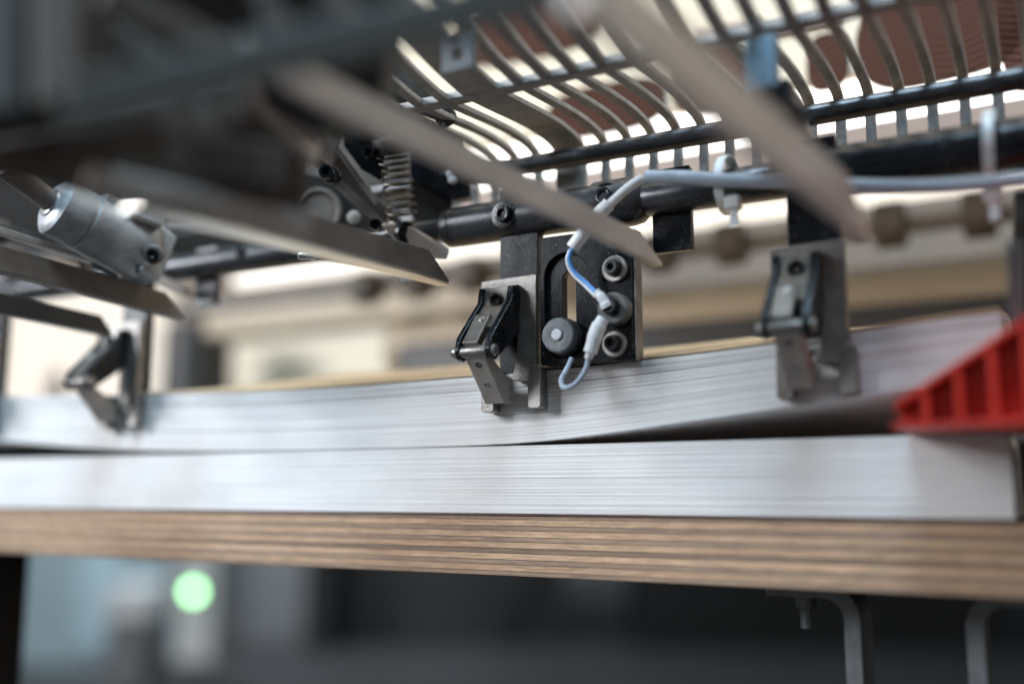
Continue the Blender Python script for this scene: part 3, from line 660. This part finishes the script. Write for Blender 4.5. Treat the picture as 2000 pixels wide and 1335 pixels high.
MB().prism([pD(742, 188, .54), pD(800, 216, .56), pD(905, 268, .57), pD(903, 290, .57), pD(745, 225, .55)], FF*.006).build('edge_flange', M['brown'], fp, bevel=.0006)
MB().lathe(pD(867, 231, .562), -FF*.9+RR*.4, [(0, .0055), (.006, .0055), (.0068, .0048), (.0068, .0025), (.002, .0025)], 28).build('socket_screw', M['shaft'], fp)
MB().lathe(pD(806, 208, .557), -FF, [(0, .0034), (.003, .0034), (.004, .0018)], 20).build('rivet', M['chrome'], fp)
# ================================================================== AIR CYLINDER
ca = pD(100, 396, .565); ce = pD(285, 497, .605); ax = (ce-ca); L_ = ax.length; axn = ax.normalized()
ac = thing('air_cylinder', 'silver cast air cylinder slanting down at the left', 'air cylinder', ca)
MB().lathe(ca, axn, [(0, .013), (.0018, .0160), (.0032, .0176), (.018, .0180), (.0185, .0173), (.0205, .0173), (.021, .0182), (L_*.93, .0182), (L_*.97, .0172), (L_, .015)], 56).build('barrel', M['castgrey'], ac)
MB().lathe(ca-axn*.002, axn, [(0, .0070), (.0008, .0088), (.003, .0088)], 36).build('seal_ring', M['chrome'], ac)
MB().cyl(pD(5, 322, .53), ca+axn*.003, .0064, 28, .0006).build('piston_rod', M['brown'], ac)
side = axn.cross(ZZ).normalized(); upv = side.cross(axn).normalized()
MB().bar(ca+axn*.022+upv*.0150, ce-axn*.003+upv*.0150, side, .026, .007).build('flat_top', M['castgrey'], ac, bevel=.0012)
lug = ce+axn*.001
MB().bar(ce-axn*.006, ce+axn*.0095, side, .028, .034, .026, .030).build('end_lug', M['castgrey'], ac, bevel=.002)
nrm = (-FF+RR*.15).normalized()
hp = pD(300, 497, .588)
MB().lathe(hp, -nrm*-1, [(-.003, .0058), (.0008, .0058), (.0014, .0050)], 32).build('lug_ring', M['brown'], ac)
sockethead(hp+nrm*.0012, nrm, .0036, .0026, .0017).build('socket_bolt', M['black'], ac)
tw = pD(225, 395, .625)
MB().bar(pD(255, 408, .585), pD(318, 432, .595), upv, .010, .010).build('port_block', M['castgrey'], ac, bevel=.0015)
o = MB().prism([pD(*q_, .78) for q_ in ((-80, 230), (620, 300), (640, 480), (560, 497), (400, 512), (250, 480), (-80, 448))], FF*.01).build('rear_plate', M['dark'], bevel=.001); tag(o, 'dark plate behind the silver air cylinder', 'plate')
# small printed lines on the top flat (too small to read)
R = random.Random(5)
lab = MB(); dcol = mat('faded_print', (.08, .085, .09), .6, 0, .3, 400)
o0 = ca+axn*.026+upv*.0157-side*.0035
# which side faces the camera
sgn = 1 if side.dot(-FF) > 0 else -1
for ln in range(3):
    xx = .0
    base = ca+axn*.028+side*sgn*(.0095-ln*.0026)+upv*.01865
    while xx < .030:
        l_ = R.uniform(.0006, .0016); 
        if R.random() < .85:
            lab.bar(base+axn*xx, base+axn*(xx+l_), side, R.uniform(.0007, .0013), .00012)
        xx += l_+.0005
lab.build('printed_lines', dcol, ac, smooth=False)
# ================================================================== GUIDE BARS
def gbar(name, near, far, hgt, wid, label, m, tipl=0., grp='pointed guide bars'):
    # flat bar standing on edge from near to far, cut to a slanted point
    a = pD(*near); b_ = pD(*far); d = (b_-a).normalized(); side = d.cross(ZZ).normalized(); up = side.cross(d).normalized()
    pts = [a+up*hgt/2, b_-d*tipl+up*hgt/2, b_-up*hgt*.36, b_-up*hgt/2-d*.0012, a-up*hgt/2]
    mb = MB().prism([p_-side*wid/2 for p_ in pts], side*wid)
    o = mb.build(name, M[m], bevel=.0006)
    return tag(o, label, 'guide bar', grp), (a, b_, d, side, up)
gbar('guide_bar', (470, 100, .312), (1288, 500, .505), .0122, .0045, 'long grey blurred guide bar pointing at the mounting plate', 'bar', .022)
gbar('guide_bar', (1120, -60, .235), (1688, 428, .40), .0195, .005, 'wide grey blurred guide bar crossing in front of the thick tube', 'bar', .025)
o, (a, b_, d, side, up) = gbar('guide_bar', (250, 362, .375), (868, 528, .56), .0165, .007, 'dark guide bar with a bright lower edge ending left of the centre gripper', 'brown', .020)
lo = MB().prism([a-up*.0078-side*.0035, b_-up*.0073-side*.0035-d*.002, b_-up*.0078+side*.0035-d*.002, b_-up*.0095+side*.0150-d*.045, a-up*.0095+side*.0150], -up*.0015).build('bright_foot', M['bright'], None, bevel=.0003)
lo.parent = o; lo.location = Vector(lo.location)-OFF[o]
gbar('guide_bar', (-120, 475, .52), (358, 605, .64), .014, .009, 'brown guide bar low at the left above the bright window', 'brown', .018)
gbar('guide_bar', (-150, 405, .52), (180, 508, .60), .004, .006, 'thin pale guide strip low at the far left', 'greymetal', .01)
gbar('guide_bar', (-150, 560, .56), (215, 640, .66), .012, .008, 'dark short guide bar just over the left gripper', 'dark', .01)
gbar('guide_bar', (150, 470, .62), (380, 580, .70), .006, .006, 'pale blurred guide strip under the air cylinder', 'bar', .01)
# pin hanging from the third bar
pn = MB().lathe(pD(600, 500, .54), RR+FF*.4, [(-.005, .0015), (-.003, .0022), (0, .0017), (.004, .0022), (.0045, .0022)], 20).build('small_screw', M['chrome'])
tag(pn, 'tiny bright screw beneath the dark guide bar', 'screw')
# ================================================================== NEAR BLURRED MACHINE PARTS, TOP LEFT
hs = thing('machine_housing', 'big dark out-of-focus machine housing at the upper left', 'machine housing', pD(300, 400, .4))
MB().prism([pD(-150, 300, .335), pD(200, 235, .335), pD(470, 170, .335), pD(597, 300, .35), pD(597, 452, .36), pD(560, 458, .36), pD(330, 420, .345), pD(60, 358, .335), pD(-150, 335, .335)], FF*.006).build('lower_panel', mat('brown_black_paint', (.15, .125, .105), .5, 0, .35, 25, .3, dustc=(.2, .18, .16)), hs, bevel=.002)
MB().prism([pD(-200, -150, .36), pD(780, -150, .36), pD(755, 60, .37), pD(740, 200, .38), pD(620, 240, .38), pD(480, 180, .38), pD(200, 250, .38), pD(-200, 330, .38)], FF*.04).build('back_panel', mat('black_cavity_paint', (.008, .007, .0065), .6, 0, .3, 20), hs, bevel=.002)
MB().prism([pD(-200, -120, .30), pD(40, -120, .30), pD(40, 215, .30), pD(-200, 235, .30)], FF*.03).build('side_box', mat('green_grey_paint', (.09, .10, .10), .5, 0, .1, 10), hs, bevel=.002)
MB().prism([pD(60, -120, .30), pD(165, -120, .30), pD(155, 190, .30), pD(60, 212, .30)], FF*.03).build('pillar', mat('brown_grey_paint', (.13, .115, .105), .5, 0, .1, 10), hs, bevel=.002)
def nbar(name, a, b_, w_, m, label, cat='bar'):
    pa, pb = pD(*a), pD(*b_); o = MB().bar(pa, pb, UU, w_, .006).build(name, m if not isinstance(m, str) else M[m], bevel=.001); return tag(o, label, cat)
MB().bar(pD(170, 345, .332), pD(606, 446, .352), UU, .0085, .006).build('lower_flange', M['bar'], hs, bevel=.001)
MB().bar(pD(330, 290, .331), pD(560, 330, .343), UU, .014, .003).build('inner_plate', M['brown'], hs, bevel=.001)
MB().bar(pD(215, 60, .322), pD(400, 175, .33), UU, .007, .003).build('stay', M['brown'], hs, bevel=.001)
MB().lathe(pD(375, 245, .325), -FF, [(0, .009), (.004, .009), (.005, .007)], 24).build('boss', mat('dull_boss', (.22, .19, .17), .5), hs)
MB().lathe(pD(452, 225, .33), -FF, [(0, .005), (.005, .005), (.006, .004)], 24).build('boss', M['brown'], hs)
gg = mat('green_grey_bar', (.12, .125, .12), .5, .2, .1, 20)
nbar('cross_rail', (120, 212, .262), (1130, -35, .285), .0125, gg, 'dark grey-green blurred rail rising across the upper left')
nbar('link_bar', (200, -20, .30), (480, 130, .33), .010, 'brown', 'brown blurred link bar in the dark upper left housing')
nbar('link_bar', (430, 105, .36), (612, 305, .42), .009, 'bar', 'pale lilac-grey blurred link bar slanting to the spring')
nbar('link_bar', (500, -60, .30), (560, 90, .31), .0065, 'galv', 'pale blue-grey blurred upright strip at the top')
nbar('link_bar', (600, -60, .30), (700, 60, .32), .008, 'galv', 'blurred steel strip right of the pale blue upright')
# ================================================================== RED WEDGE
rw = thing('separator_wedge', 'red ribbed plastic wedge pushed between the two paper stacks', 'wedge', (.24, -.02, 1.0252))
WY0 = -.052
zt0 = 1.0258
xa = X_(1752, 850, WY0); xb_ = .42
pt_ = pY(1985, 632, WY0); SL = (pt_.z-zt0-.010)/(pt_.x-xa)
ztop = lambda x_: zt0+.010+(x_-xa)*SL
MB().prism([(xa, WY0+.012, zt0), (xb_, WY0+.012, zt0), (xb_, WY0+.012, ztop(xb_)-.003), (xa, WY0+.012, zt0+.007)], (0, .006, 0)).build('web', M['red'], rw, bevel=.0008)
MB().prism([(xa-.001, WY0, zt0+.0065), (xb_, WY0, ztop(xb_)-.002), (xb_, WY0, ztop(xb_)+.0012), (xa-.001, WY0, zt0+.0095)], (0, .034, 0)).build('top_flange', M['red'], rw, bevel=.0008)
MB().box(xa-.002, xb_, WY0, WY0+.080, zt0-.0005, zt0+.0018).build('bottom_flange', M['red'], rw, bevel=.0006)
xr = xa+.010
while xr < xb_-.01:
    MB().prism([(xr, WY0+.0005, zt0+.0018), (xr+.003, WY0+.0005, zt0+.0018), (xr+.003, WY0+.0005, ztop(xr)-.002), (xr, WY0+.0005, ztop(xr)-.002)], (0, .0115, 0)).build('rib', M['red'], rw, bevel=.0005); xr += .0125
# ================================================================== RIGHT EDGE PARTS
o = MB().bar(pD(1976, 470, .40), pD(1985, 650, .40), RR, .0038, .003).build('steel_strip', M['galv'], bevel=.0005); tag(o, 'thin pale blue steel strip standing at the right edge above the red wedge', 'strip')
o = MB().cyl(pD(2006, 380, .47), pD(2006, 660, .46), .006, 24).build('upright_post', M['dark']); tag(o, 'dark upright post at the right edge behind the thin strip', 'post')
o = MB().box(.2475, .262, .01, .05, ZB1, 1.022).build('end_stop', M['brown'], bevel=.002); tag(o, 'dull brown end stop block at the right end of the lower stack', 'block')
# ================================================================== UNDER THE BOARD
def angle_bracket(px, py, d, label, sc=1):
    c = pD(px, py, d); t = thing('angle_bracket', label, 'bracket', (c.x, c.y, c.z-.10), 'galvanised brackets under the board')
    zt_ = ZB0-.0003; th = .008
    # horizontal leg to the left, curved bend, long upright leg
    prof_ = [(c.x-.040, zt_)] + [(c.x-.011+.018*math.sin(a_), zt_-.018+.018*math.cos(a_)) for a_ in [math.pi/2*k_/8 for k_ in range(9)]] + [(c.x+.007, zt_-.26)]
    inner = [(c.x+.007-th, zt_-.26)] + [(c.x-.011+(.018-th)*math.sin(a_), zt_-.018+(.018-th)*math.cos(a_)) for a_ in [math.pi/2*k_/8 for k_ in range(8, -1, -1)]] + [(c.x-.040, zt_-th)]
    MB().prism([(c.x+(a_-c.x)*sc, c.y, b2_) for a_, b2_ in prof_+inner], (0, .034, 0)).build('angle', M['galv'], t, bevel=.0005)
    bc = Vector((c.x-.023*sc, c.y+.017, zt_-th))
    MB().lathe(bc, (0, 0, -1), [(0, .0075), (.0015, .0075), (.0016, .0052), (.0065, .0052), (.007, .0034), (.017, .0034), (.0175, .0028)], 6 if False else 18).build('bolt', M['galv'], t)
    return t
angle_bracket(1650, 1170, .50, 'galvanised angle bracket with a hanging bolt, left of the pair under the board')
angle_bracket(1915, 1180, .47, 'galvanised angle bracket at the lower right corner under the board', -1)
o = MB().box(-.62, X_(52, 1200, .09), .03, .09, .2, ZB0-.0003).build('support_leg', M['dark'], bevel=.002); tag(o, 'black support leg under the left end of the board', 'leg')
# far things seen under the board (floor z = 0)
def onfloor(px, y_dist):   # x on the plane Y = y_dist
    return X_(px, 960, y_dist)
def farbox(name, px0, px1, D, dep, z0, z1, m, label, cat, parent=None):
    g = Vector((CAM.x, CAM.y, 0)); a0 = g+F0*D+RR*((px0-1000)/1967*D); a1 = g+F0*D+RR*((px1-1000)/1967*D)
    mb = MB().prism([a0+ZZ*z0, a1+ZZ*z0, a1+F0*dep+ZZ*z0, a0+F0*dep+ZZ*z0], ZZ*(z1-z0))
    o = mb.build(name, M[m] if isinstance(m, str) else m, parent, bevel=.01)
    return tag(o, label, cat) if parent is None else o
o = farbox('cabinet', -260, 330, 6.0, .6, 0, 1.9, 'cabinet', 'pale blue-grey cabinet far behind, low at the left', 'cabinet')
farbox('door_panel', 165, 245, 5.98, .018, .1, 1.8, mat('pale_blue_door', (.42, .58, .66), .5), None, None, o)
o = farbox('crate', 218, 308, 5.2, .3, .36, .52, 'lightgrey', 'pale box in front of the cabinet, left of the green lamp', 'box')
tag(farbox('crate_stand', 222, 300, 5.22, .26, 0, .36, 'midgrey', 'grey stand', 'stand'), 'grey stand under the pale box by the cabinet', 'stand')
ps = farbox('lamp_post', 350, 428, 5.2, .25, .15, 1.7, 'lightgrey', 'light grey post carrying a glowing green lamp, far behind', 'post')
g = Vector((CAM.x, CAM.y, 0))+F0*5.2; lc = g+RR*((390-1000)/1967*5.2)+ZZ*(1-(1149-960)/1967*5.2)
MB().lathe(lc, -F0, [(0, .045), (.02, .045), (.03, .035)], 24).build('lamp_housing', M['dark'], ps)
MB().lathe(lc-F0*.0305, -F0, [(0, .030), (.012, .026), (.018, .010)], 24).build('green_lamp', M['green'], ps)
farbox('control_cabinet', 432, 600, 6.8, .6, 0, 1.8, 'midgrey', 'mid-grey control cabinet right of the green lamp', 'cabinet')
farbox('machine_box', 604, 650, 6.6, .6, 0, 1.7, 'fardark', 'dark slim cabinet beside the grey control cabinet', 'cabinet')
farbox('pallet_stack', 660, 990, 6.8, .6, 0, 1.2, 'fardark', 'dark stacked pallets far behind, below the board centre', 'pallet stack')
farbox('machine_box', 1110, 1225, 6.6, .5, .45, .72, 'midgrey', 'grey box far behind, below the middle of the board', 'box')
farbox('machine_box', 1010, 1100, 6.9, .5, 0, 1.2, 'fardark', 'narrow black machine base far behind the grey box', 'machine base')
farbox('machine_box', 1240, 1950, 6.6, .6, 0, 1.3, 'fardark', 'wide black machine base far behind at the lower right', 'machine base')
# ================================================================== BACKGROUND ABOVE THE PAPER
BY = .17
def band(name, px, ya, yb, Y, th, m, x0=-.9, x1=.9, bevel=.001):
    return MB().box(x0, x1, Y, Y+th, Z_(px, yb, Y), Z_(px, ya, Y)).build(name, M[m] if isinstance(m, str) else m, bevel=bevel)
o = band('light_strip', 1330, 190, 318, BY+.035, .01, 'glow', -.16, .75); tag(o, 'upper glaring white lamp strip behind the grate fingers', 'lamp')
o = band('rear_beam', 1330, 303, 372, BY+.01, .02, 'brownpink', -.25, .75); tag(o, 'brown-pink beam seen through the slots below the white lamp strip', 'beam')
hd = thing('hood', 'cream machine hood with brown ribbed pads above the grate', 'machine hood', (.2, BY, 1.26))
zl = Z_(1330, 212, BY+.02)
MB().prism([(-.35, BY+.02, zl), (.75, BY+.02, zl), (.75, BY+.075, zl+.42), (-.35, BY+.075, zl+.42)], (0, .012, 0)).build('panel', M['cream'], hd, bevel=.003)
def hoodY(z_): return BY+.02+(z_-zl)*.055/.42
def pad(px, py, wx_, wz_, rot=0):
    p_ = pY(px, py, BY+.01)
    pts = []
    for k_ in range(36):
        a_ = 2*math.pi*k_/36; ca_, sa_ = math.cos(a_), math.sin(a_)
        ex = math.copysign(abs(ca_)**.6, ca_)*wx_; ez = math.copysign(abs(sa_)**.75, sa_)*wz_
        x_ = p_.x+ex*math.cos(rot)-ez*math.sin(rot); z_ = p_.z+ex*math.sin(rot)+ez*math.cos(rot)
        pts.append((x_, hoodY(z_)-.0035, z_))
    MB().prism(pts, (0, .0034, 0)).build('ribbed_pad', M['ribbed'], hd, bevel=.001)
pad(1000, 30, .072, .030, -.05); pad(1170, 205, .050, .022, .0); pad(1385, 140, .030, .026, 0); pad(1610, 110, .014, .022, 0)
pad(1830, 50, .052, .036, .06); pad(1740, -60, .03, .02, 0); pad(2050, 20, .03, .05, 0)
for px, py, w2, h2 in ((1350, 60, .022, .004), (1400, 30, .025, .004), (1540, 20, .03, .005), (1180, 95, .03, .0015)):
    p_ = pY(px, py, BY); MB().box(p_.x-w2, p_.x+w2, hoodY(p_.z)-.004, hoodY(p_.z)-.0002, p_.z-h2, p_.z+h2).build('slot', M['brownpink'], hd, bevel=.001)
MB().lathe(pY(1137, 72, BY-.004), FRONT, [(-.02, .0025), (.004, .0025), (.006, .0015)], 16).build('screw', M['dark'], hd)
# second lamp strip further back
Y2 = .42
o = MB().cyl((-.62, Y2, Z_(1000, 478, Y2)), (.9, Y2, Z_(1000, 478, Y2)), .0075, 24).build('light_tube', emit('warm_tube_glow', (1, .92, .80), 1.5)); tag(o, 'lower long white light tube behind the shaft', 'lamp')
# roller row
rz = Z_(1000, 520, Y2)
rr_ = MB().cyl((-.75, Y2+.02, rz), (1.0, Y2+.02, rz), .009, 24).build('roller_axle', M['brown']); tag(rr_, 'dull brown axle carrying the row of dark rollers', 'axle')
for i in range(18):
    x_ = -.42+i*.071
    t = thing('roller', 'dark blurred roller in the row behind the shaft', 'roller', (x_, Y2+.0, rz), 'identical dark rollers in a row behind the shaft')
    MB().cyl((x_-.013, Y2+.0, rz-.004), (x_+.013, Y2+.0, rz-.004), .021, 28, .003).build('tyre', M['rollerdark'], t)
    MB().box(x_-.007, x_+.007, Y2+.005, Y2+.02, rz-.005, rz+.045).build('arm', M['brownpink'], t, bevel=.002)
# cream beam
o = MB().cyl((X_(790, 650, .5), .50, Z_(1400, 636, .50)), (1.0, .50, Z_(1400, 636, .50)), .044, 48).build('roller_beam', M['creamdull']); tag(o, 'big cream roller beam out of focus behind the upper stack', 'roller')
o = MB().box(X_(770, 650, .44), 1.0, .44, .49, 1.0, Z_(1400, 618, .44)).build('beam_shade_panel', M['dark'], bevel=.01); tag(o, 'added dark panel standing for the shade under the roller beam behind the upper stack', 'table')  # dark panel added in place of the shade below the cream beam
# bright window panel far left + back of hall
o = MB().box(X_(-120, 700, 1.5), X_(318, 700, 1.5), 1.5, 1.53, .85, Z_(160, 560, 1.5)).build('window', M['glow2']); tag(o, 'bright cream window at the left behind the grippers', 'window')
o = MB().box(X_(440, 700, .95), X_(790, 700, .95), .95, 1.0, 1.0, Z_(600, 655, .95)).build('bright_panel', mat('pale_cream_panel', (.62, .53, .40), .5)); tag(o, 'pale cream panel behind the left half of the stack', 'panel')
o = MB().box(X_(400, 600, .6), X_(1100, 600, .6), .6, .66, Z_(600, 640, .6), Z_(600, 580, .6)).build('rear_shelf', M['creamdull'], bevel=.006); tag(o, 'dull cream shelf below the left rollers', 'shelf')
o = MB().cyl((X_(385, 700, .8), .8, .95), (X_(385, 700, .8), .8, Z_(385, 640, .8)), .06, 32).build('dark_drum', M['dark']); tag(o, 'dark brown drum in shadow right of the left gripper', 'drum')
o = MB().lathe((X_(108, 760, .7), .7, .95), (0, 0, 1), [(0, .02), (Z_(108, 735, .7)-.97, .02), (Z_(108, 720, .7)-.95, .008)], 24).build('round_post', M['brownpink']); tag(o, 'rounded brown-grey post in front of the bright left window', 'post')
# machine wall closing the view
o = MB().box(-3.2, 3.0, 1.9, 1.95, .97, 2.6).build('machine_cover', mat('warm_grey_cover', (.21, .17, .135), .6, 0, .2, 3), bevel=.01); tag(o, 'warm grey machine cover closing the view behind everything', 'machine cover')
